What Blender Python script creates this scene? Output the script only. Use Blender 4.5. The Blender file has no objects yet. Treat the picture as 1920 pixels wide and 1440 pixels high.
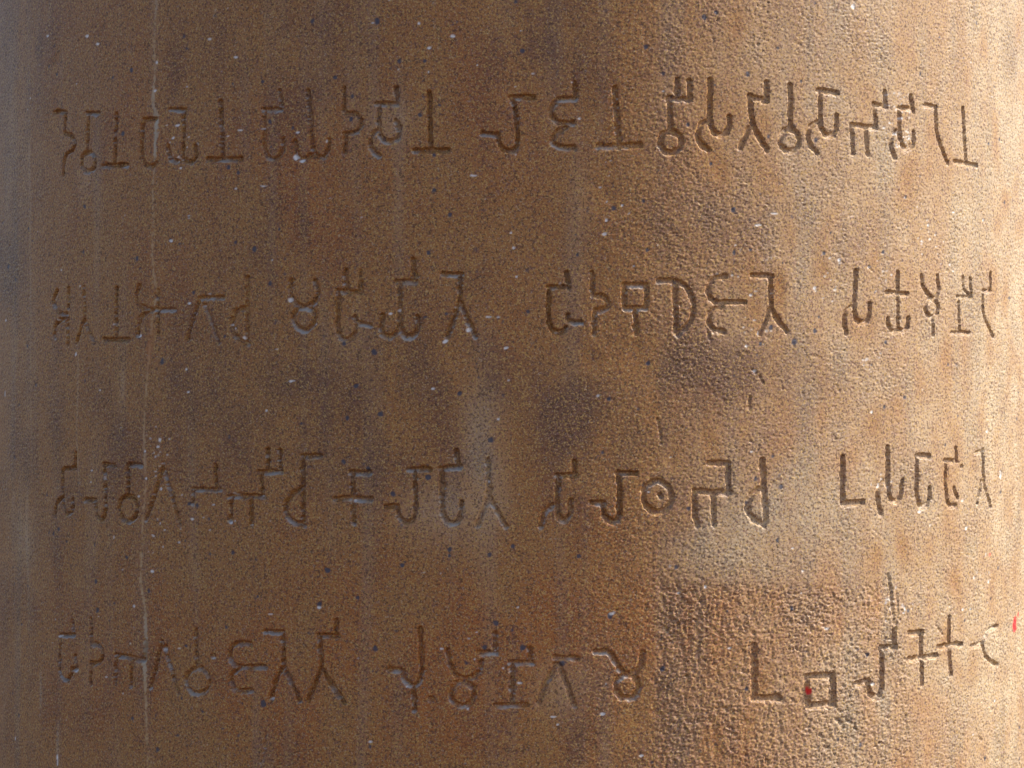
import bpy, math, random
import numpy as np

# ------------------------------------------------------------------ camera, sky, sun, exposure
R = 0.35                      # radius of the pillar shaft, metres
D = 6.0 * R                   # camera distance from the pillar's axis
FPX = 5976.0                  # focal length in photograph pixels (1920 wide)
S = (D - R) / FPX             # metres per photograph pixel on the nearest line of the shaft
RS = R / S                    # shaft radius in those units

scene = bpy.context.scene
cam_data = bpy.data.cameras.new("camera")
cam = bpy.data.objects.new("camera", cam_data)
scene.collection.objects.link(cam)
cam.location = (0, -D, 0)
cam.rotation_euler = (math.radians(90), 0, 0)
cam_data.sensor_width = 36.0
cam_data.lens = FPX / 1920.0 * 36.0
cam_data.clip_start = 0.05
cam_data.clip_end = 3000.0
scene.camera = cam

SUN_EL = math.radians(41)
SUN_ROT = math.radians(84.5)    # clockwise from +Y
world = bpy.data.worlds.new("World")
scene.world = world
world.use_nodes = True
wn = world.node_tree.nodes
wl = world.node_tree.links
bg = wn["Background"]
sky = wn.new("ShaderNodeTexSky")
sky.sky_type = 'NISHITA'
sky.sun_disc = False
sky.sun_elevation = SUN_EL
sky.sun_rotation = SUN_ROT
sky.dust_density = 2.0
sky.air_density = 0.7
sky.ozone_density = 0.3
wl.new(sky.outputs[0], bg.inputs[0])
bg.inputs[1].default_value = 0.13

sun_data = bpy.data.lights.new("sun", 'SUN')
sun_data.energy = 2.65
sun_data.angle = math.radians(0.5)
sun_data.color = (1.0, 0.95, 0.87)
sun = bpy.data.objects.new("sun", sun_data)
scene.collection.objects.link(sun)
from mathutils import Vector
sdir = Vector((math.sin(SUN_ROT) * math.cos(SUN_EL), math.cos(SUN_ROT) * math.cos(SUN_EL), math.sin(SUN_EL)))
sun.rotation_euler = sdir.to_track_quat('Z', 'Y').to_euler()

vs = scene.view_settings
vs.view_transform = 'Standard'
vs.look = 'None'
vs.gamma = 1.0
vs.exposure = 1.15

rng = np.random.default_rng(7)

# ------------------------------------------------------------------ place in photograph -> place on the shaft
def to_uv(px, py):
    """where a line of sight meets the shaft: u along the circumference, v up (units of S)"""
    a = (px - 960.0) / FPX
    c = -(py - 720.0) / FPX
    A = a * a + 1.0
    B = -2.0 * D
    C = D * D - R * R
    disc = max(B * B - 4 * A * C, 0.0)
    t = (-B - math.sqrt(disc)) / (2 * A)
    x, y, z = a * t, -D + t, c * t
    return R * math.atan2(x, -y) / S, z / S

# ------------------------------------------------------------------ the carved letters, (strokes, stroke width, depth)
def arc(cx, cy, rx, ry, a0=0, a1=360, n=20):
    return [(cx + rx * math.cos(math.radians(a0 + (a1 - a0) * k / n)),
             cy + ry * math.sin(math.radians(a0 + (a1 - a0) * k / n))) for k in range(n + 1)]

def smooth(p, it=2):
    for _ in range(it):
        q = [p[0]]
        for a, b in zip(p[:-1], p[1:]):
            q.append((a[0] * .75 + b[0] * .25, a[1] * .75 + b[1] * .25))
            q.append((a[0] * .25 + b[0] * .75, a[1] * .25 + b[1] * .75))
        q.append(p[-1])
        p = q
    return p
c_ = smooth
LET = [
# row 1
([[(102,210),(112,208),(125,211)],[(123,211),(121,250)],c_([(121,250),(135,253),(142,267),(136,284),(121,289),(119,327)])],6,3.4),
([[(163,212),(184,212)],[(166,212),(164,283)],arc(166,303,13,18)],7,3.6),
([[(219,213),(216,307)],[(193,311),(240,309)]],7,3.8),
([[(270,224),(293,222)],c_([(270,224),(267,255),(266,290),(272,308),(284,313),(292,306)])],7,3.6),
([[(320,205),(346,206)],[(345,206),(343,292)],c_([(316,272),(318,297),(330,304),(343,296)]),c_([(343,296),(354,305),(366,300),(368,282),(366,274)])],7,3.6),
([[(413,190),(418,293)],[(390,298),(452,297)]],8,3.8),
([[(495,206),(527,205)],[(525,172),(528,198)],c_([(497,206),(494,282),(505,297),(518,298),(530,285),(531,262)])],8,2.6),
([[(577,170),(588,287)],c_([(553,265),(557,292),(570,300),(587,287)]),c_([(588,287),(600,296),(613,288),(617,262)])],8,3.2),
([[(645,165),(645,205)],c_([(650,212),(668,212),(679,228),(672,247),(647,250)]),[(648,250),(647,285)]],7,3.4),
([[(742,165),(744,194)],[(706,194),(742,194)],c_([(711,194),(709,240),(716,262),(733,267),(750,255),(748,235),(741,226)]),c_([(709,242),(697,253),(693,270),(700,285),(712,292)])],8,3.4),
([[(804,172),(808,282)],[(775,282),(840,281)]],8,4.0),
([[(958,182),(1001,182)],c_([(962,184),(968,225),(972,262),(966,281),(950,283),(936,273),(933,252)]),[(933,252),(904,250)]],8,4.0),
([[(1078,155),(1080,184)],c_([(1077,185),(1048,184),(1034,198),(1035,217),(1048,230),(1073,230)]),c_([(1060,238),(1041,250),(1035,264),(1046,276),(1078,276)])],9,3.4),
([[(1152,165),(1160,268)],c_([(1122,273),(1150,275),(1175,273),(1200,271)])],10,4.0),
([[(1269,150),(1269,182)],[(1292,152),(1292,186)],[(1252,185),(1293,187)],[(1254,184),(1257,242)],arc(1257,266,20,20)],10,4.2),
([[(1331,150),(1330,222)],c_([(1330,222),(1336,248),(1350,255),(1365,247),(1368,220)]),c_([(1328,228),(1310,233),(1307,255),(1312,272),(1326,280)])],10,4.2),
([[(1437,155),(1438,189)],[(1404,180),(1438,190)],c_([(1406,180),(1408,228),(1421,253),(1437,281)]),c_([(1404,240),(1396,258),(1388,276)])],10,4.2),
([[(1481,160),(1482,240)],arc(1480,263,18,20)],10,4.4),
([[(1534,169),(1570,174)],c_([(1537,169),(1537,232),(1545,252),(1556,255),(1568,247),(1568,217)]),c_([(1535,228),(1517,238),(1514,258),(1520,275),(1532,287)])],9,4.4),
([[(1659,172),(1660,200)],[(1638,195),(1662,201)],[(1640,197),(1643,238)],[(1596,234),(1643,239)],[(1597,236),(1600,286)],[(1623,240),(1628,291)]],9,4.2),
([[(1708,180),(1713,208)],[(1685,202),(1708,204)],c_([(1686,203),(1687,260),(1697,281),(1708,277),(1714,268),(1713,248)]),c_([(1681,245),(1671,260),(1671,278),(1679,296)])],9,4.0),
([[(1734,197),(1755,200)],c_([(1754,200),(1756,250),(1765,275),(1777,307)])],8,4.0),
([[(1805,203),(1812,303)],[(1790,303),(1832,310)]],8,4.2),
# row 2
([[(129,541),(128,576)],[(127,596),(128,644)],c_([(107,544),(99,562),(105,580),(118,590),(126,588)]),c_([(122,595),(108,603),(102,617),(103,632)])],7,3.2),
([[(158,538),(159,600)],[(158,598),(144,641)],[(158,598),(176,642)]],6,3.0),
([[(219,540),(218,635)],[(195,636),(242,636)]],7,3.6),
([c_([(262,535),(254,555),(260,574),(285,581)]),[(296,545),(297,625)],[(283,580),(328,580)],c_([(284,582),(267,590),(260,608),(258,628)])],7,2.8),
([[(375,560),(418,557)],c_([(373,566),(362,600),(351,636)]),c_([(384,572),(398,604),(410,642)])],7,2.6),
([[(464,520),(464,636)],c_([(464,575),(446,579),(434,600),(435,622),(448,637),(466,645)])],8,2.8),
([c_([(547,525),(542,548),(553,570),(574,575),(592,565),(598,545),(590,528)]),arc(570,597,20,22)],8,3.0),
([[(648,507),(650,544)],[(676,510),(676,546)],[(634,545),(676,548)],c_([(634,545),(632,615),(637,634),(652,638),(664,628),(667,610)]),c_([(665,594),(669,607),(694,609)])],8,3.0),
([[(774,488),(776,526)],[(744,527),(778,527)],[(749,528),(750,620)],c_([(717,592),(713,620),(723,632),(737,630),(750,618)]),c_([(750,618),(760,631),(776,630),(785,612),(783,595)])],9,3.2),
([[(831,513),(866,514)],[(864,514),(861,566)],c_([(860,566),(852,598),(838,632)]),c_([(863,566),(877,598),(892,632)])],8,3.6),
([[(1063,510),(1066,540)],[(1030,538),(1064,537)],c_([(1030,540),(1028,600),(1034,620),(1048,625),(1062,614)]),c_([(1065,590),(1066,602),(1090,604)])],8,4.2),
([[(1110,512),(1112,552)],c_([(1112,554),(1130,553),(1142,565),(1138,579),(1115,583)]),[(1115,581),(1114,625)]],8,3.8),
([[(1171,534),(1212,534)],[(1212,534),(1211,578)],[(1211,578),(1171,578)],[(1171,578),(1171,534)],[(1191,580),(1193,625)]],9,4.0),
([[(1265,530),(1268,626)],c_([(1234,526),(1258,524),(1284,533),(1300,560),(1300,590),(1287,614),(1269,627)])],9,4.2),
([c_([(1360,518),(1340,521),(1327,538),(1328,556),(1343,569),(1364,566)]),[(1352,567),(1396,566)],c_([(1356,574),(1332,582),(1326,600),(1335,617),(1358,622)])],9,4.2),
([[(1410,516),(1447,518)],[(1444,517),(1446,577)],c_([(1444,577),(1438,596),(1424,625)]),c_([(1446,577),(1458,600),(1474,620)])],9,4.2),
([c_([(1605,508),(1602,570),(1603,592),(1611,606),(1623,605),(1631,593),(1631,570)]),c_([(1600,575),(1588,580),(1582,600),(1587,624)])],9,4.4),
([[(1683,510),(1684,618)],[(1663,548),(1702,551)],c_([(1664,598),(1667,616),(1677,624),(1686,616)]),c_([(1686,616),(1694,622),(1703,612),(1703,596)])],8,4.4),
([c_([(1728,517),(1731,540),(1744,556),(1757,563),(1760,580)]),[(1758,517),(1760,542)],[(1761,545),(1754,562)],arc(1747,577,12,17),[(1749,594),(1750,628)]],7,4.0),
([[(1806,520),(1807,556)],[(1819,522),(1822,557)],[(1795,556),(1822,557)],[(1797,556),(1800,622)],[(1785,623),(1818,625)],[(1808,543),(1816,551)]],7,4.2),
([[(1857,512),(1858,545)],[(1842,545),(1858,544)],c_([(1842,545),(1844,590),(1853,610),(1863,632)])],7,4.2),
# row 3
([[(142,850),(140,877)],[(120,878),(141,878)],c_([(118,880),(118,935),(122,960),(131,964),(137,955),(137,935)]),c_([(117,933),(106,942),(104,966)])],6,3.6),
([[(195,870),(217,872)],c_([(197,872),(199,942),(197,970),(188,975),(180,966),(179,938)]),[(179,938),(160,936)]],7,3.8),
([[(241,870),(266,872)],[(241,872),(241,927)],arc(241,953,17,24)],7,4.0),
([c_([(307,870),(294,918),(274,975)]),c_([(309,882),(320,920),(337,981)])],7,3.2),
([[(362,917),(413,918)],[(363,918),(362,945)],[(404,872),(406,915)]],7,3.6),
([[(502,842),(502,883)],[(525,845),(525,884)],[(486,885),(527,884)],[(489,886),(492,930)],[(429,930),(494,930)],[(434,933),(432,975)],[(471,933),(471,983)]],8,3.8),
([[(566,854),(602,855)],[(567,855),(569,978)],c_([(566,914),(546,927),(535,947),(537,966),(550,978),(571,985)])],8,3.8),
([[(657,885),(694,886)],[(661,887),(662,980)],[(629,935),(696,935)]],9,3.6),
([[(768,880),(806,880)],c_([(778,882),(781,955),(774,977),(760,981),(747,968),(745,950)]),[(745,948),(724,949)]],8,4.0),
([[(856,846),(860,875)],[(826,878),(863,874)],c_([(829,880),(829,955),(836,977),(850,983),(863,973),(866,942)])],9,3.8),
([[(915,862),(917,928)],c_([(917,930),(930,955),(949,987)]),c_([(914,936),(905,960),(895,985)])],9,2.6),
([[(1077,866),(1079,889)],[(1046,891),(1077,892)],c_([(1047,893),(1044,955),(1048,973),(1058,978),(1069,968),(1070,938)]),c_([(1035,948),(1020,959),(1015,986)])],9,3.2),
([[(1158,887),(1192,887)],c_([(1160,885),(1162,960),(1157,978),(1143,977),(1132,965),(1131,948)]),[(1132,944),(1108,941)]],9,3.8),
([arc(1233,931,27,29),[(1237,927),(1239,930)]],10,4.0),
([[(1331,868),(1366,869)],[(1365,868),(1366,925)],[(1302,921),(1368,924)],c_([(1302,925),(1302,965),(1308,984)]),[(1337,925),(1339,982)]],10,4.0),
([[(1429,862),(1436,978)],c_([(1430,914),(1411,924),(1400,943),(1403,962),(1416,976),(1432,983)])],11,4.0),
([[(1580,857),(1580,943)],[(1580,944),(1618,941)]],11,4.8),
([c_([(1665,838),(1665,915),(1670,937),(1681,941),(1690,930),(1691,902)]),c_([(1660,902),(1647,915),(1645,935),(1652,963)])],9,4.6),
([[(1718,854),(1743,855)],c_([(1720,855),(1718,930),(1726,951),(1738,948),(1744,935),(1744,915)])],10,4.8),
([[(1793,840),(1795,865)],[(1772,863),(1790,865)],c_([(1774,868),(1774,932),(1782,951),(1792,947)]),[(1790,915),(1796,934)]],8,4.6),
([[(1828,850),(1843,845)],c_([(1842,843),(1844,900),(1849,922),(1858,950)]),[(1840,903),(1832,945)]],7,3.8),
# row 4
([[(137,1165),(138,1190)],[(113,1191),(139,1190)],c_([(114,1193),(112,1258),(118,1273),(127,1276),(134,1266),(135,1252)]),[(142,1230),(145,1250)],[(135,1252),(145,1254)]],6,4.2),
([[(171,1160),(171,1205)],c_([(171,1206),(186,1208),(194,1222),(190,1241),(171,1244)]),[(171,1244),(171,1281)]],7,3.8),
([[(218,1228),(270,1237)],[(219,1230),(217,1281)],[(247,1238),(245,1285)],[(274,1202),(271,1236)]],8,3.8),
([c_([(304,1203),(295,1240),(283,1288)]),c_([(310,1213),(321,1252),(333,1300)])],7,3.0),
([[(367,1182),(370,1248)],arc(371,1276,22,24)],8,3.0),
([c_([(470,1208),(450,1203),(434,1212),(431,1232),(441,1249),(462,1250)]),[(450,1250),(498,1250)],c_([(447,1253),(434,1265),(435,1285),(448,1296),(473,1294)])],8,3.8),
([[(497,1184),(531,1185)],[(530,1186),(532,1250)],c_([(530,1250),(517,1275),(508,1312)]),c_([(533,1250),(547,1280),(561,1312)])],8,4.0),
([[(630,1163),(631,1193)],[(599,1191),(632,1193)],[(599,1192),(603,1252)],c_([(602,1252),(592,1280),(578,1312)]),c_([(604,1252),(620,1280),(645,1317)])],8,4.0),
([c_([(788,1180),(792,1255),(787,1280),(775,1288),(760,1277),(755,1258)]),[(755,1257),(731,1254)],[(776,1290),(777,1330)]],9,3.4),
([c_([(840,1218),(843,1245),(855,1267),(870,1273),(888,1269),(900,1258),(902,1240)]),[(899,1223),(930,1223)],[(928,1188),(928,1218)],arc(867,1300,22,23)],9,3.0),
([[(994,1215),(994,1241)],[(957,1242),(997,1242)],[(961,1245),(960,1320)],[(929,1322),(986,1322)]],9,3.2),
([[(1041,1232),(1084,1234)],c_([(1042,1245),(1025,1275),(1009,1318)]),c_([(1046,1245),(1060,1275),(1076,1322)])],9,2.6),
([c_([(1116,1222),(1143,1222),(1154,1240),(1165,1260),(1183,1265),(1201,1252),(1206,1222)]),arc(1176,1287,22,22)],10,4.0),
([[(1415,1212),(1415,1308)],[(1414,1310),(1462,1309)]],13,3.8),
([[(1515,1268),(1563,1266)],[(1563,1266),(1564,1320)],[(1564,1320),(1516,1323)],[(1516,1323),(1514,1268)]],12,5.4),
([[(1676,1184),(1678,1212)],[(1650,1215),(1680,1213)],c_([(1653,1216),(1655,1290),(1650,1305),(1640,1308),(1630,1298),(1629,1278)]),[(1629,1276),(1603,1283)]],11,5.2),
([[(1706,1187),(1730,1185)],[(1727,1185),(1729,1283)],[(1704,1236),(1757,1229)]],10,5.2),
([c_([(1781,1157),(1779,1210),(1785,1265)]),[(1760,1213),(1803,1207)]],9,5.2),
([c_([(1870,1174),(1855,1180),(1843,1197),(1843,1217),(1851,1235),(1870,1245)]),[(1822,1212),(1840,1207)]],8,4.8),
]
SCRATCH = [([(1232,785),(1237,805),(1241,832)],3,1.6),([(1407,742),(1403,755),(1405,768)],4,1.6),
 ([(1485,938),(1497,958),(1512,987)],3,.6),([(1666,1078),(1672,1120),(1678,1182)],6,2.6),([(1682,1110),(1684,1150),(1679,1182)],5,1.6),
 ([(1462,1335),(1466,1400)],3,1.4),([(1310,1200),(1311,1260)],3,1.2),([(1548,1255),(1546,1235)],3,1.4),([(1559,1260),(1558,1225)],3,1.4),
 ([(500,1372),(496,1400),(489,1440)],4,1.6),([(1756,1173),(1768,1190)],4,2.0),([(1410,693),(1424,706),(1431,720)],4,1.4),
 ([(1326,622),(1330,636)],4,2),([(1290,1155),(1306,1165)],3,1.6),([(1245,1170),(1252,1185)],3,1.4),([(880,180),(880,184)],8,1.0),
 ([(24,1060),(26,1130)],3,1.2),([(1620,610),(1612,618)],3,1.2),([(1570,1350),(1580,1358),(1590,1352)],8,2.6),([(1838,505),(1840,512)],3,1.5),
 ([(1836,1383),(1842,1388)],5,2),([(1628,500),(1634,508)],4,1.6),([(1150,160),(1130,182)],3,1.0),([(1876,1250),(1877,1262)],3,1)]
HOLES = [(400,1230,6,4.5),(808,1310,6.5,5),(1804,875,5,5)]
SPECK = """92,125,3.5 107,140,3.5 130,119,2 211,145,3 247,131,4.5 231,250,5.5 345,69,3 351,91,3 436,157,3 492,152,4 506,228,4.5 586,39,5 628,145,4.5 428,279,3 429,314,4 447,324,4 549,239,3 159,387,4 53,428,3 55,391,3 156,473,4 319,449,3 336,458,3 441,454,3.5 477,467,5 524,429,3 40,202,2 5,417,3 27,125,3 402,30,2 508,275,2
707,40,6.5 749,115,5 796,114,4 968,3,4 980,95,5 1210,89,4 661,180,3 658,224,4 824,196,4 788,215,3.5 731,291,3 814,291,4 813,356,4 844,402,5 803,474,4.5 1151,390,5.5 1206,376,4 1213,468,4 1243,138,3 1083,477,3 693,122,2 792,152,2 877,236,2
1320,32,4.5 1342,23,4.5 1528,6,3.5 1402,140,5.5 1831,43,4 1761,70,3 1806,109,3.5 1726,138,3 1458,90,3 1340,159,2.5 1502,153,2.5 1289,234,3.5 1440,257,4 1529,262,4 1332,307,3 1374,393,4.5 1725,329,3 1698,369,3 1700,425,3 1558,436,3 1885,380,4 1845,413,2.5 1873,211,2.5 1891,69,2.5 1405,413,2.5 1366,462,2.5 1376,474,4 1406,469,3 1545,475,4 1656,472,4.5 1740,425,3 1874,262,2.5 1853,270,2.5 1864,163,2.5 1905,137,2.5
257,485,4.5 28,524,3.5 15,500,6 50,649,4 67,722,4 36,758,3 27,857,4 304,678,5.5 363,550,3 507,531,4.5 410,521,2 422,630,3 354,945,4 370,948,4 565,794,2.5 87,928,3
645,644,5 701,660,6 797,595,3 667,724,5 714,776,5.5 651,783,4 862,738,4 837,589,2.5 920,825,5 645,866,5 691,878,4 738,926,5 803,895,5 1215,681,5 1142,748,4 1130,848,3 1013,883,3 990,584,3.5 951,671,2 1152,710,2
1468,493,3 1445,614,5 1528,620,4 1489,641,6 1426,645,4 1536,594,3 1660,642,4 1893,558,3.5 1778,684,3.5 1696,744,4 1658,763,4.5 1448,855,4.5 1797,780,3 1906,785,3.5 1773,834,3.5 1464,914,4 1417,897,3.5 1292,953,4 1876,922,3.5 1634,685,3 1402,941,3 1910,736,2.5
111,992,4.5 101,1001,3 126,1016,3 177,1020,3 238,1045,3 24,1064,3 26,1095,4 180,1090,5 183,1144,5 280,1107,4 436,1037,5 392,973,3.5 394,1039,2.5 479,1049,2.5 615,1070,5 484,1118,4 600,1133,5 424,1176,3.5 350,1212,3 40,1171,3 494,1319,7 248,1347,4 295,1405,4.5 35,1342,4 333,1378,3 418,1366,3 340,1308,3 380,1334,2.5 198,1427,3 24,1300,2.5 4,1310,2.5 157,1408,2.5
843,1030,5 962,1024,4 918,1040,4.5 754,1059,4 1085,1043,4.5 671,1120,3.5 929,1168,6 704,1216,5 908,1214,5 980,1215,5.5 875,1243,4 1053,1243,5.5 1144,1156,6 1268,1062,4 1243,1254,5 961,1181,2.5 687,1273,2.5 842,1042,3 694,1400,2.5
1458,1012,4 1527,989,2.5 1364,1146,4 1485,1140,4.5 1871,1065,4 1858,1122,3.5 1909,1133,3.5 1703,1146,3.5 1809,1164,3 1627,1228,4 1817,1288,3 1614,1396,4.5 1847,1422,4 1911,1423,4 1911,1363,3 1903,1261,3 1401,1291,4 1577,1348,3 1573,1386,3 1735,1318,2.5"""
CHIP = """90,67,4,2 162,67,5,2.5 183,82,3,2 294,117,2.5,2 290,170,4,3 353,163,3,2 441,107,3,1.5 56,184,2,1.5 51,206,1.5,1.5 312,235,5,1.6 333,235,5,1.6 415,240,3,2 451,244,4,1.5 494,241,5,2 427,255,4,2 612,266,2,4 335,295,3,2 234,313,4,2 368,332,2,1.5 494,349,6,2.5 442,354,2,2 353,404,3,1.5 70,434,3,1.5 320,451,4,2 339,315,2,1.5 325,258,3,2 235,403,2,3 555,296,5,9 567,302,6,4
700,42,3,1.5 785,43,2,2 849,67,5,3 804,90,4,2 803,134,2,2 976,57,3,1.5 895,122,2,2 1073,154,3,1.5 1087,222,2.5,2 966,162,3,2 889,329,5,1.5 1142,329,2,2 1138,378,2,2 1166,385,2,2 1180,399,2,2 1133,439,3,2 1137,412,2,2 963,464,2,2 958,437,2,2 1145,301,1.5,1.5 730,0,3,2 967,290,2,3
1599,12,4,4 1585,20,2.5,2 1673,13,2,2 1741,422,4,4 1844,413,3,3 1787,398,3,1.5 1425,422,9,1.2 1450,400,6,1.2 1705,259,2,2
142,664,3.5,4 115,506,4,1.5 262,630,4,3 458,634,5,5 354,569,3,2 384,574,3,2 433,609,3,2 441,616,2,2 547,714,6,2 516,655,4,1.3 8,738,2,5 10,794,1.5,3 300,824,4,3 289,848,2,2 353,735,3,2 350,692,2,2 196,895,4,5 307,869,3,1.5 293,884,3,1.5 441,926,5,2 173,882,2,1.5 170,904,2,1.2 260,930,2,2 302,916,2,2 490,930,3,1.5 10,600,3,3 550,609,2,2 592,608,2,2 544,562,4,4 510,488,2,2 188,731,3,2 499,770,2,2
915,594,4,1.5 880,618,5,4 835,640,5,4 733,588,3,1.5 748,581,2,2 1050,532,4,2 1124,604,3,2 948,652,4,3 954,713,2,2 1121,741,2,2 812,729,3,2 935,786,2,2 917,903,2,2 664,940,3,2 968,518,2,2 666,617,3,2
1414,695,4,3 1399,649,3,2 1634,772,3,3 1731,730,2,2 1876,892,4,8 1775,793,2,2 1850,809,4,2 1804,939,5,2 1527,540,4,4 1558,525,4,2 1650,910,5,6 1574,487,3,3
15,1007,2,1.3 361,973,3,2 433,980,3,3 440,977,2,2 470,984,2,2 600,1139,4,2 505,1151,3,1.5 185,1156,5,3 252,1136,2,2 251,1176,3,3 112,1193,3,2 244,1206,2,2 309,1219,3,4 399,1234,3,2 143,1257,5,3 231,1300,3,2.5 75,1340,2,2 515,1294,3,3 508,1311,3,3 28,1385,1.5,5 107,1425,2,12 142,1424,2,2 286,1071,4,3 183,1376,1.5,1.5
794,1073,6,2.5 827,1075,2,2 1148,1150,5,3 929,1220,3,1.5 829,1216,3,1.2 943,1252,2,2 958,1259,3,1.2 1136,1283,2,2 877,1329,2,2 1130,1338,5,3 1040,1344,11,1.6 886,1380,2,2 696,1390,3,2 1203,1417,4,2 1188,1434,2,2 971,1139,1.5,1.5 1184,1124,2,2 974,1280,5,1.2
1812,990,4,4 1725,960,7,3 1826,1082,3.5,3.5 1806,1142,2,2 1820,1142,2,2 1502,1111,2.5,2.5 1323,1100,2,2 1371,1215,5,1.5 1865,1314,3,3 1550,1178,6,3 1505,1070,2,2 1825,1378,2,2 1638,1283,3,3 1853,1090,4,5"""
VEIN = [(295,-40),(293,20),(289,80),(291,130),(287,175),(288,200),(296,222),(291,260),(290,310),(286,350),(287,420),(285,470),(289,520),(294,545),(289,580),(284,605),(282,640),(276,700),(274,750),(270,790),(271,840),(273,880),(273,930),(267,980),(267,1030),(264,1070),(266,1105),(273,1140),(274,1190),(271,1235),(273,1290),(274,1340),(276,1400),(278,1480)]

# ------------------------------------------------------------------ raster over the unrolled shaft (1 unit = 1 photograph pixel)
U0, U1, V0, V1 = -1730, 1730, -900, 900
NU, NV = U1 - U0 + 1, V1 - V0 + 1
uu = np.arange(U0, U1 + 1, dtype=np.float32)[None, :]
vv = np.arange(V0, V1 + 1, dtype=np.float32)[:, None]
th = uu / RS
depth_c = 6.0 - np.cos(th)
PX = 960 + FPX * np.sin(th) / depth_c + 0 * vv          # photograph column / row of every raster cell,
PY = 720 - (vv / RS) * FPX / depth_c                    # used to find where stains lie on the stone
PX = PX.astype(np.float32); PY = PY.astype(np.float32)

fu = np.fft.rfftfreq(NU)[None, :].astype(np.float32)
fv = np.fft.fftfreq(NV)[:, None].astype(np.float32)
def gnoise(su, sv):
    w = rng.standard_normal((NV, NU)).astype(np.float32)
    f = np.fft.rfft2(w) * np.exp(-2 * math.pi ** 2 * ((fu * su) ** 2 + (fv * sv) ** 2))
    o = np.fft.irfft2(f, s=(NV, NU)).astype(np.float32)
    return (o - o.mean()) / o.std()

n_fine = gnoise(0.9, 0.9)
n_mid = gnoise(1.35, 1.35)
n_coarse = gnoise(1.9, 2.5)
n_tool = gnoise(1.3, 4.0)
n_lump = gnoise(5, 5)
n_soft = gnoise(26, 40)
n_wide = gnoise(60, 120)
n_run = gnoise(9, 160)         # rain streaks
n_blot = gnoise(14, 22)
n_edge = gnoise(2.6, 2.6)

def seg_dist(poly, dist, pad):
    """lower dist (raster) to the distance from a polyline given in u,v"""
    us = [p[0] for p in poly]; vs_ = [p[1] for p in poly]
    i0 = max(int(min(us) - pad - U0), 0); i1 = min(int(max(us) + pad - U0) + 2, NU)
    j0 = max(int(min(vs_) - pad - V0), 0); j1 = min(int(max(vs_) + pad - V0) + 2, NV)
    if i1 <= i0 or j1 <= j0: return None
    X = uu[:, i0:i1]; Y = vv[j0:j1, :]
    best = np.full((j1 - j0, i1 - i0), 1e3, np.float32)
    for (ax, ay), (bx, by) in zip(poly[:-1], poly[1:]):
        dx, dy = bx - ax, by - ay
        L = dx * dx + dy * dy + 1e-9
        t = np.clip(((X - ax) * dx + (Y - ay) * dy) / L, 0, 1)
        best = np.minimum(best, np.hypot(X - ax - t * dx, Y - ay - t * dy))
    sl = (slice(j0, j1), slice(i0, i1))
    np.minimum(dist[sl], best, out=dist[sl])
    return sl

def sstep(x):
    x = np.clip(x, 0, 1)
    return x * x * (3 - 2 * x)

height = np.zeros((NV, NU), np.float32)
part_id = np.zeros((NV, NU), np.int16)
carve = np.zeros((NV, NU), np.float32)
for k, (strokes, width, dep) in enumerate(LET):
    dist = np.full((NV, NU), 1e3, np.float32)
    lo_u = lo_v = 1e9; hi_u = hi_v = -1e9
    for st in strokes:
        # add a little handwork wobble to every stroke
        poly = []
        for a, b in zip(st[:-1], st[1:]):
            n = max(1, int(math.hypot(b[0] - a[0], b[1] - a[1]) / 14))
            for q in range(n):
                f = q / n
                poly.append((a[0] + (b[0] - a[0]) * f, a[1] + (b[1] - a[1]) * f))
        poly.append(st[-1])
        poly = [(x + (random.uniform(-.5, .5) if 0 < i < len(poly) - 1 else 0), y + (random.uniform(-.5, .5) if 0 < i < len(poly) - 1 else 0)) for i, (x, y) in enumerate(poly)]
        uvp = [to_uv(*p) for p in poly]
        seg_dist(uvp, dist, 16)
        lo_u = min(lo_u, min(p[0] for p in uvp)); hi_u = max(hi_u, max(p[0] for p in uvp))
        lo_v = min(lo_v, min(p[1] for p in uvp)); hi_v = max(hi_v, max(p[1] for p in uvp))
    j0, j1 = int(lo_v - 18 - V0), int(hi_v + 19 - V0)
    i0, i1 = int(lo_u - 18 - U0), int(hi_u + 19 - U0)
    sl = (slice(max(j0, 0), j1), slice(max(i0, 0), i1))
    d = dist[sl] + 0.75 * n_edge[sl] + 0.35 * n_mid[sl]
    hw = width * 0.5
    # the mason cut in from above: upper and right walls steep, lower and left walls bevelled
    gv, gu = np.gradient(dist[sl])
    wall = 2.2 + 3.4 * np.clip(-gv, 0, 1) + 1.6 * np.clip(-gu, 0, 1) * (.4 if lo_u > 150 else 1.0)
    prof = sstep((hw + .62 * wall - .4 - d) / wall)
    g = prof * (dep * (1.45 if lo_u > 150 else 2.4) + 0.45 * n_lump[sl]) * (0.82 + 0.18 * np.clip(1 - d / hw, 0, 1))
    # the arris is slightly worn and sunk
    g = g + 0.35 * np.exp(-np.clip(d - hw, 0, 30) / 3.0)
    carve[sl] = np.maximum(carve[sl], g)
    inside = (dist[sl] < hw + 2.2) & (part_id[sl] == 0)
    part_id[sl][inside] = k + 1
N_LET = len(LET)

for poly, width, dep in SCRATCH:
    dist = np.full((NV, NU), 1e3, np.float32)
    sl = seg_dist([to_uv(*p) for p in poly], dist, 14)
    d = dist[sl] + 0.9 * n_edge[sl] + .6 * n_mid[sl]
    carve[sl] = np.maximum(carve[sl], dep * 1.3 * sstep((width * .5 + 1.2 - d) / 2.6))
for hi, (hx, hy, hr, hd) in enumerate(HOLES):
    u, v = to_uv(hx, hy)
    dd = np.hypot(uu - u, vv - v)
    m = dd < hr + 6
    carve[m] = np.maximum(carve[m], (hd * sstep((hr + 1 - dd - .4 * n_edge) / 3.0))[m])
    part_id[(dd < hr + 1.5)] = N_LET + 1 + hi

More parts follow.
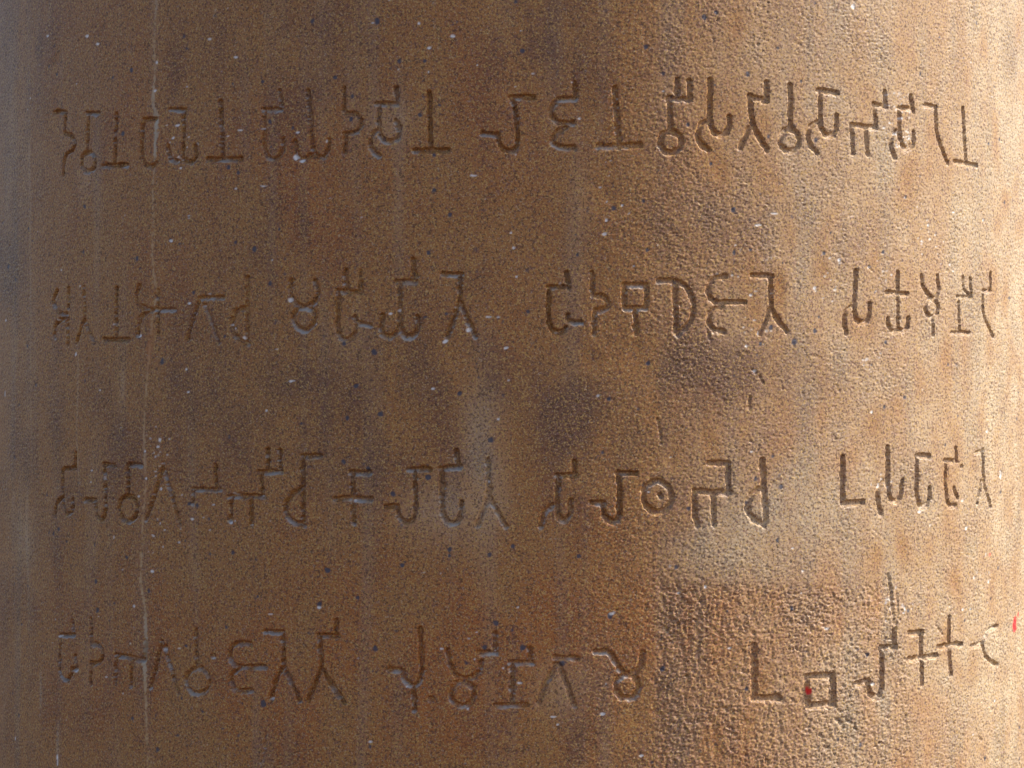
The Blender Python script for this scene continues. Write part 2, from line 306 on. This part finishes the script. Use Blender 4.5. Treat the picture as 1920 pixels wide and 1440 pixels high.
speck = np.zeros((NV, NU), np.float32)
def blob(arr, px, py, ru, rv, soft=1.2, amp=1.0, wob=0.9):
    u, v = to_uv(px, py)
    pad = int(max(ru, rv) + 6)
    j, i = int(v - V0), int(u - U0)
    sl = (slice(max(j - pad, 0), max(j + pad + 1, 0)), slice(max(i - pad, 0), max(i + pad + 1, 0)))
    if arr[sl].size == 0: return
    X = uu[:, sl[1]] - u; Y = vv[sl[0], :] - v
    r = np.sqrt((X / ru) ** 2 + (Y / rv) ** 2) * min(ru, rv) + wob * n_edge[sl] * .8
    arr[sl] = np.maximum(arr[sl], amp * sstep((min(ru, rv) - r) / soft + .5))
for t in SPECK.split():
    x, y, r = map(float, t.split(','))
    blob(speck, x, y, r * .92, r, 1.6, 1.0)
for _ in range(900):            # the many smaller dark grains
    x, y = random.uniform(0, 1920), random.uniform(-40, 1480)
    r = 0.9 + random.expovariate(2.2)
    blob(speck, x, y, min(r, 2.6), min(r, 2.6) * random.uniform(.9, 1.4), 1.4, random.uniform(.3, .8))
chip = np.zeros((NV, NU), np.float32)
for t in CHIP.split():
    x, y, a, b = map(float, t.split(','))
    blob(chip, x, y, max(a * .85, 1.2), max(b * .85, 1.1), 1.2, .9, 1.0)
for _ in range(90):
    x, y = random.uniform(0, 1920), random.uniform(0, 1440)
    blob(chip, x, y, random.uniform(1, 2.2), random.uniform(.8, 1.3), 1.2, random.uniform(.35, 1.0), .8)
for cx, cy, sp, n in ((1695,225,16,26),(1665,215,10,10),(1690,180,14,14),(1550,520,22,20),(1770,500,20,16),(1660,515,16,14),(1738,430,18,14),(345,275,10,7),(330,300,8,5),(1685,1130,14,26),(1850,1090,30,14),(1655,905,8,14),(1690,262,12,16),(285,850,30,20),(1400,500,30,10),(300,1010,40,18),(1415,625,12,14),(1640,685,20,12)):
    for _ in range(n):
        blob(chip, random.gauss(cx, sp), random.gauss(cy, sp), random.uniform(1, 2.4), random.uniform(.9, 1.8), 1.2, random.uniform(.4, .9), .9)
vein_d = np.full((NV, NU), 1e3, np.float32)
seg_dist([to_uv(*p) for p in smooth(VEIN, 1)], vein_d, 30)
vw = 3.3 + 2.4 * np.exp(-((PY - 215) / 55) ** 2) + 1.5 * np.exp(-((PY - 1215) / 50) ** 2) + .8 * n_soft
vein = sstep((vw + 1.2 * n_edge + .8 * n_mid - vein_d) / 3.5) * np.clip(.88 + .25 * n_lump + .2 * n_blot, .5, 1)
vein_grey = vein * np.clip(np.exp(-((PY - 240) / 80) ** 2) + np.exp(-((PY - 1215) / 55) ** 2) + .5 * np.exp(-((PY - 15) / 30) ** 2) + .4 * np.exp(-((PY - 855) / 20) ** 2), 0, 1)
rust = sstep((9 + 3 * n_edge - vein_d) / 8) * np.clip(np.exp(-((PY - 650) / 45) ** 2) + .4 * np.exp(-((PY - 900) / 90) ** 2), 0, 1)
part_id[(vein_d < vw + 1.0) & (part_id == 0)] = N_LET + 10
red = np.zeros((NV, NU), np.float32)
for (x, y, a, b) in ((1519,1297,3.6,4.5),(1517,1291,1.6,3),(1522,1293,1.6,3),(1902,1173,10,13),(1903,1165,9,10),(1909,1155,4,7),(1855,1040,4,3)):
    blob(red, x, y, a, b, 1.5, 1.0 if x != 1855 else .4, 1.0)
part_id[(red > .45) & (PX < 1700)] = N_LET + 20
part_id[(red > .45) & (PX > 1880)] = N_LET + 21

def bump2(cx, cy, sx, sy, tilt=0.0):
    c, s = math.cos(math.radians(tilt)), math.sin(math.radians(tilt))
    X = (PX - cx) * c + (PY - cy) * s
    Y = -(PX - cx) * s + (PY - cy) * c
    return np.exp(-(X / sx) ** 2 - (Y / sy) ** 2)

# roughness of the dressed face: coarser picked patch low on the right
patch = sstep((PX - 1222 - 6 * n_soft - 5 * n_lump) / 22) * sstep((PY - 1084 - 5 * n_soft - 4 * n_lump) / 24) * (1 - .8 * sstep((PX - 1655 + 10 * n_soft - .12 * (PY - 1080)) / 40))
rough = (1.0 + 1.1 * patch) * np.clip(1 + .15 * n_blot + .15 * n_soft, .5, 1.5)
rough *= 1.0 + .1 * bump2(1330, 560, 140, 120) - .35 * bump2(1450, 960, 130, 60)
rough *= 1 - .5 * sstep((1260 - PX) / 260)

height = 0.30 * n_fine + .05 * n_mid + 0.04 * n_lump
clus = np.clip(.8 + .25 * n_blot + .3 * n_lump, .1, 1.6)       # pits come in clusters
pits = (.55 * sstep((-n_mid - 1.1) / .6) + 1.0 * sstep((-n_coarse - 2.1) / .5)) * clus + 1.8 * sstep((-n_edge - 3.0) / .4)
height = height * rough - pits * rough + patch * (.14 * n_coarse + .34 * n_tool)
height += 0.35 * n_soft + .3 * n_wide
height += 0.5 * np.minimum(0, n_blot + 1.6)
# hand-dressed shaft: the face turns a little with height
height += (vv / 720.0) * 0.028 * (uu - 150) * np.exp(-((uu - 150) / 250) ** 2)
height += -1.0 * speck * .4 - 1.1 * chip + .15 * vein - .6 * sstep((1.2 - vein_d + .5 * n_edge) / 1.5) * np.clip(.5 + .5 * n_blot, 0, 1)
height -= carve
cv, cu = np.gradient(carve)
ledge = sstep(np.clip(cv, 0, 2) / 1.0)          # cut surfaces that face up, towards the sky
dust_skylight = ledge * np.clip(.45 + .35 * n_lump + .45 * n_blot, 0, 1) * (1 - sstep((PX - 1150) / 200))  # patchy dust plus painted sky light on lower ledges of the shaded letters
height -= .7 * patch

# ---------------- patina masks, plus painted brightness of the sunlit side
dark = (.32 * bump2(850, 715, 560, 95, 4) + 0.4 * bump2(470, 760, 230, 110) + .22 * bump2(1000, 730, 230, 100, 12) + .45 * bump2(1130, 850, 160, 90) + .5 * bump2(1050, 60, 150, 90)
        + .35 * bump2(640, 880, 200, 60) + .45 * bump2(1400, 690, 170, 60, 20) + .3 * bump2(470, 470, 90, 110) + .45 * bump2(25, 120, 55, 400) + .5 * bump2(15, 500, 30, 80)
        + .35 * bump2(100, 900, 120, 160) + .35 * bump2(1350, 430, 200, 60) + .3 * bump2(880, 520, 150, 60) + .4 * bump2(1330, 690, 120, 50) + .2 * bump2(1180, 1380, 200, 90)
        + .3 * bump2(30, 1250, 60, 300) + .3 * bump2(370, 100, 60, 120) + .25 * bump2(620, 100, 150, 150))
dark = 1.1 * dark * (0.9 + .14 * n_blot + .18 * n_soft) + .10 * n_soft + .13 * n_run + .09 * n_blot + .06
warm = (.6 * bump2(500, 1250, 420, 220) + .6 * bump2(950, 1200, 330, 180) + .5 * bump2(620, 300, 160, 200) + .35 * bump2(330, 320, 120, 200)
        + .5 * bump2(1780, 1330, 80, 160) + .5 * bump2(1570, 830, 130, 110) + .3 * bump2(830, 130, 120, 110) + .35 * bump2(1330, 760, 70, 90) + .3 * bump2(1540, 1130, 150, 110) + .35 * bump2(960, 620, 60, 250))
warm = warm * (.85 + .35 * n_soft) + .55 * patch + .16 * n_soft + .12 * n_blot + .10 * n_run + .1
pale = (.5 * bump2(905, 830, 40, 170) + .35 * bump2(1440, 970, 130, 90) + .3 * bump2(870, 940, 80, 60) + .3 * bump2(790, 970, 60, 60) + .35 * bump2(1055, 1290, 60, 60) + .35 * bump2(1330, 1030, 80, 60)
        + .62 * sstep((PX - 1050) / 650) + .3 * sstep((PX - 1750) / 150) + .15 * bump2(30, 300, 30, 500) + .35 * bump2(45, 1000, 25, 90) + .25 * bump2(165, 330, 25, 60) + .3 * bump2(730, 230, 50, 50)  # broad ramps paint the sunlit right side paler; the spots are pale stone
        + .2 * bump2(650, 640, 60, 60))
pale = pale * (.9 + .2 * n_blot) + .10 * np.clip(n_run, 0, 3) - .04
for (x0, y0, y1, w_, a_) in ((58,250,900,2,.2),(75,1240,1345,2,.6),(107,1340,1440,2.5,.6),(403,0,45,4,.45),(147,640,950,1.6,.35),(52,900,1200,2,.25),(600,0,60,4,.2),(232,670,760,4,.25)):
    pale = pale + a_ * np.exp(-((PX - x0 - 1.5 * n_soft) / w_) ** 2) * sstep((PY - y0) / 40) * sstep((y1 - PY) / 30)
dark = dark + .04 * patch
dark = np.clip(dark, 0, 1); warm = np.clip(warm, 0, 1); pale = np.clip(pale, 0, 1)

# fade the relief out towards the rim of the detailed face
edge = sstep((1660 - np.abs(uu)) / 60) * sstep((860 - np.abs(vv)) / 25)
height *= edge

# ------------------------------------------------------------------ mesh of the carved face
NC, NR = 1190, 1110
t = np.linspace(-1, 1, NC)
th_max = math.radians(79.5)
fine = np.linspace(-th_max, th_max, 4001)
dens = np.cos(fine) ** 1.0 * .8 + .2
cum = np.concatenate([[0], np.cumsum((dens[1:] + dens[:-1]) / 2)]); cum /= cum[-1]
ths = np.interp(np.linspace(0, 1, NC), cum, fine)
us = ths * RS
vs_rows = np.linspace(-868, 868, NR)

def sample(a, U, V):
    x = np.clip(U - U0, 0, NU - 1.001); y = np.clip(V - V0, 0, NV - 1.001)
    i = x.astype(np.int32); j = y.astype(np.int32)
    fx = (x - i).astype(np.float32); fy = (y - j).astype(np.float32)
    return (a[j, i] * (1 - fx) * (1 - fy) + a[j, i + 1] * fx * (1 - fy) + a[j + 1, i] * (1 - fx) * fy + a[j + 1, i + 1] * fx * fy)

UG, VG = np.meshgrid(us, vs_rows)
H = sample(height, UG, VG)
H[0, :] = 0; H[-1, :] = 0; H[:, 0] = 0; H[:, -1] = 0
TH = UG / RS
RAD = R + H * S
co = np.stack([RAD * np.sin(TH), -RAD * np.cos(TH), VG * S], -1).reshape(-1, 3).astype(np.float32)
ATTR = {}
for nm, arr in (('dark_patina', dark), ('warm_stain', warm), ('pale_wear_and_lit_side', pale), ('dark_grain', speck), ('white_chip', chip), ('vein', vein), ('vein_grey', vein_grey), ('rust', rust), ('red_paint', red), ('lime_dust_and_skylight', dust_skylight)):
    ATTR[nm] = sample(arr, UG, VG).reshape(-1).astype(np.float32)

jj, ii = np.meshgrid(np.arange(NR - 1), np.arange(NC - 1), indexing='ij')
a = (jj * NC + ii).reshape(-1)
faces = np.stack([a, a + 1, a + NC + 1, a + NC], -1)
fc_u = ((us[:-1] + us[1:]) / 2)[ii.reshape(-1)]
fc_v = ((vs_rows[:-1] + vs_rows[1:]) / 2)[jj.reshape(-1)]
fid = part_id[np.rint(fc_v - V0).astype(int), np.rint(fc_u - U0).astype(int)]

# ------------------------------------------------------------------ material
def stone_material():
    m = bpy.data.materials.new("carved_sandstone")
    m.use_nodes = True
    nt = m.node_tree; N = nt.nodes; L = nt.links
    bsdf = N["Principled BSDF"]
    tc = N.new("ShaderNodeTexCoord")
    def attr(n):
        x = N.new("ShaderNodeAttribute"); x.attribute_name = n; return x.outputs['Fac']
    def noise(scale, detail=2, rough=.5, vec=None):
        x = N.new("ShaderNodeTexNoise"); x.inputs['Scale'].default_value = scale
        x.inputs['Detail'].default_value = detail; x.inputs['Roughness'].default_value = rough
        L.new(vec or tc.outputs['Object'], x.inputs['Vector']); return x
    def ramp(src, p0, p1):
        x = N.new("ShaderNodeMapRange"); x.inputs[1].default_value = p0; x.inputs[2].default_value = p1
        L.new(src, x.inputs[0]); return x.outputs[0]
    def mix(fac, c1, c2, mode='MIX'):
        x = N.new("ShaderNodeMix"); x.data_type = 'RGBA'; x.blend_type = mode
        if isinstance(fac, float): x.inputs[0].default_value = fac
        else: L.new(fac, x.inputs[0])
        for k, c in ((6, c1), (7, c2)):
            if isinstance(c, tuple): x.inputs[k].default_value = (*c, 1)
            else: L.new(c, x.inputs[k])
        return x.outputs[2]
    def mul(a_, b_):
        x = N.new("ShaderNodeMath"); x.operation = 'MULTIPLY'; L.new(a_, x.inputs[0])
        if isinstance(b_, float): x.inputs[1].default_value = b_
        else: L.new(b_, x.inputs[1])
        return x.outputs[0]
    col = mix(attr('warm_stain'), (.312, .136, .039), (.340, .114, .024))
    col = mix(attr('pale_wear_and_lit_side'), col, (.53, .415, .27))
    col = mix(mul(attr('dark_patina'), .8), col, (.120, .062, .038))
    # individual sand grains: yellow, dark and violet ones
    g1 = noise(950, 2, .6); g2 = noise(800, 2, .6); g3 = noise(1100, 1, .5)
    mp = N.new("ShaderNodeMapping"); mp.inputs['Location'].default_value = (3.3, 1.7, 5.1)
    L.new(tc.outputs['Object'], mp.inputs[0]); g4 = noise(700, 2, .6, mp.outputs[0])
    col = mix(mul(ramp(g1.outputs[0], .52, .62), .75), col, (.47, .29, .085))
    col = mix(mul(ramp(g2.outputs[0], .53, .62), .7), col, (.050, .024, .017))
    col = mix(mul(ramp(g4.outputs[0], .55, .65), .6), col, (.17, .075, .060))
    col = mix(mul(ramp(g3.outputs[0], .62, .70), .4), col, (.52, .40, .27))
    col = mix(mul(attr('vein'), .85), col, (.47, .31, .155))
    col = mix(mul(attr('vein_grey'), .7), col, (.36, .34, .28))
    col = mix(mul(attr('rust'), .6), col, (.36, .13, .035))
    col = mix(mul(attr('lime_dust_and_skylight'), .7), col, (.40, .39, .36))
    col = mix(mul(attr('dark_grain'), .9), col, (.045, .048, .070))
    col = mix(mul(attr('white_chip'), .9), col, (.76, .74, .70))
    col = mix(mul(attr('red_paint'), .95), col, (.72, .025, .03))
    L.new(col, bsdf.inputs['Base Color'])
    r = N.new("ShaderNodeMapRange"); L.new(g2.outputs[0], r.inputs[0])
    r.inputs[3].default_value = .38; r.inputs[4].default_value = .62
    L.new(r.outputs[0], bsdf.inputs['Roughness'])
    bsdf.inputs['Specular IOR Level'].default_value = .3
    b = N.new("ShaderNodeBump"); b.inputs['Strength'].default_value = .3
    b.inputs['Distance'].default_value = .00025
    L.new(g1.outputs[0], b.inputs['Height']); L.new(b.outputs[0], bsdf.inputs['Normal'])
    return m
STONE = stone_material()

def build(name, fsel, parent, extra=None):
    """one mesh object out of the selected faces of the carved face"""
    used = np.unique(fsel)
    remap = np.full(co.shape[0], -1, np.int64); remap[used] = np.arange(used.size)
    f = remap[fsel]
    c = co[used]
    ats = {k: v[used] for k, v in ATTR.items()}
    if extra is not None:
        ec, ef = extra
        f = np.concatenate([f, ef + c.shape[0]]); n_e = ec.shape[0]
        c = np.concatenate([c, ec])
        ats = {k: np.concatenate([v, np.full(n_e, .15 if k in ('dark_patina', 'warm_stain', 'pale_wear_and_lit_side') else 0, np.float32)]) for k, v in ats.items()}
    me = bpy.data.meshes.new(name)
    me.vertices.add(c.shape[0]); me.vertices.foreach_set('co', c.astype(np.float32).ravel())
    nf = f.shape[0]
    me.loops.add(nf * 4); me.loops.foreach_set('vertex_index', f.astype(np.int32).ravel())
    me.polygons.add(nf); me.polygons.foreach_set('loop_start', np.arange(0, nf * 4, 4, dtype=np.int32))
    me.update(calc_edges=True)
    for k, v in ats.items():
        if k in ('vein', 'vein_grey', 'rust', 'red_paint', 'white_chip', 'dark_grain') and v.max() <= 0: continue
        at = me.attributes.new(k, 'FLOAT', 'POINT'); at.data.foreach_set('value', v)
    me.materials.append(STONE)
    o = bpy.data.objects.new(name, me)
    scene.collection.objects.link(o)
    o.parent = parent
    return o

pillar = bpy.data.objects.new("stone_pillar", None)
scene.collection.objects.link(pillar)
GROUND_Z = -1.45
pillar.location = (0, 0, GROUND_Z)
pillar['label'] = "round brown sandstone pillar carved with four rows of ancient letters"
pillar['category'] = "pillar"
pillar['kind'] = 'thing'
co[:, 2] -= GROUND_Z            # mesh coordinates count from the pillar's foot

# the rest of the shaft: back, above and below the carved face, and the top
zc0, zc1 = -868 * S - GROUND_Z, 868 * S - GROUND_Z
z_top = zc1 + 1.6
ec = []; ef = []
def ring(th_list, z, r=R):
    base = len(ec)
    for q in th_list: ec.append((r * math.sin(q), -r * math.cos(q), z))
    return base
back = np.linspace(th_max, 2 * math.pi - th_max, 220)
b0, b1 = ring(back, zc0), ring(back, zc1)
for q in range(len(back) - 1): ef.append((b0 + q, b0 + q + 1, b1 + q + 1, b1 + q))
around = list(ths) + list(back[1:-1])
na = len(around)
for z0, z1 in ((-0.3, zc0), (zc1, z_top)):
    r0, r1 = ring(around, z0), ring(around, z1)
    for q in range(na):
        q2 = (q + 1) % na
        ef.append((r0 + q, r0 + q2, r1 + q2, r1 + q))
top = ring(around, z_top, R); cap = ring(around, z_top + .02, R * .9); cen = ring(around, z_top + .02, 0.001)
for r0, r1 in ((top, cap), (cap, cen)):
    for q in range(na):
        q2 = (q + 1) % na
        ef.append((r0 + q, r0 + q2, r1 + q2, r1 + q))
shaft = build("shaft", faces[fid == 0], pillar, (np.array(ec, np.float32), np.array(ef, np.int64)))

order = [k for k in range(1, N_LET + 1)]
for k in order:
    sel = faces[fid == k]
    if len(sel): build("letter", sel, pillar)
for k in range(len(HOLES)):
    sel = faces[fid == N_LET + 1 + k]
    if len(sel): build("drilled_hole", sel, pillar)
v_o = build("mineral_vein", faces[fid == N_LET + 10], pillar)
v_o['label'] = "thin tan mineral vein running down the left of the shaft"
p1 = build("paint_spot", faces[fid == N_LET + 20], pillar)
p1['label'] = "small red paint dot inside the square letter"
p2 = build("paint_spot", faces[fid == N_LET + 21], pillar)
p2['label'] = "red paint streak near the right edge"

# ------------------------------------------------------------------ ground the pillar stands on
def ground():
    n = 48
    rad = [0.0, .5, 1, 2, 4, 8, 16, 40, 120, 400, 1200]
    vs2 = [(0, 0, GROUND_Z)]; fs = []
    for r in rad[1:]:
        for q in range(n):
            an = 2 * math.pi * q / n
            vs2.append((r * math.cos(an), r * math.sin(an), GROUND_Z + (random.uniform(-.008, .008) if 1 < r < 10 else 0)))
    for q in range(n): fs.append((0, 1 + q, 1 + (q + 1) % n))
    for k in range(len(rad) - 2):
        for q in range(n):
            q2 = (q + 1) % n
            fs.append((1 + k * n + q, 1 + (k + 1) * n + q, 1 + (k + 1) * n + q2, 1 + k * n + q2))
    me = bpy.data.meshes.new("ground"); me.from_pydata(vs2, [], fs); me.update()
    m = bpy.data.materials.new("dry_earth"); m.use_nodes = True
    nt = m.node_tree
    ns = nt.nodes.new("ShaderNodeTexNoise"); ns.inputs['Scale'].default_value = 3; ns.inputs['Detail'].default_value = 8
    tcn = nt.nodes.new("ShaderNodeTexCoord"); nt.links.new(tcn.outputs['Object'], ns.inputs['Vector'])
    cr = nt.nodes.new("ShaderNodeValToRGB")
    cr.color_ramp.elements[0].color = (.085, .044, .022, 1); cr.color_ramp.elements[1].color = (.14, .075, .038, 1)
    nt.links.new(ns.outputs[0], cr.inputs[0]); nt.links.new(cr.outputs[0], nt.nodes["Principled BSDF"].inputs['Base Color'])
    nt.nodes["Principled BSDF"].inputs['Roughness'].default_value = .9
    me.materials.append(m)
    o = bpy.data.objects.new("ground", me); scene.collection.objects.link(o)
    o['kind'] = 'structure'
ground()
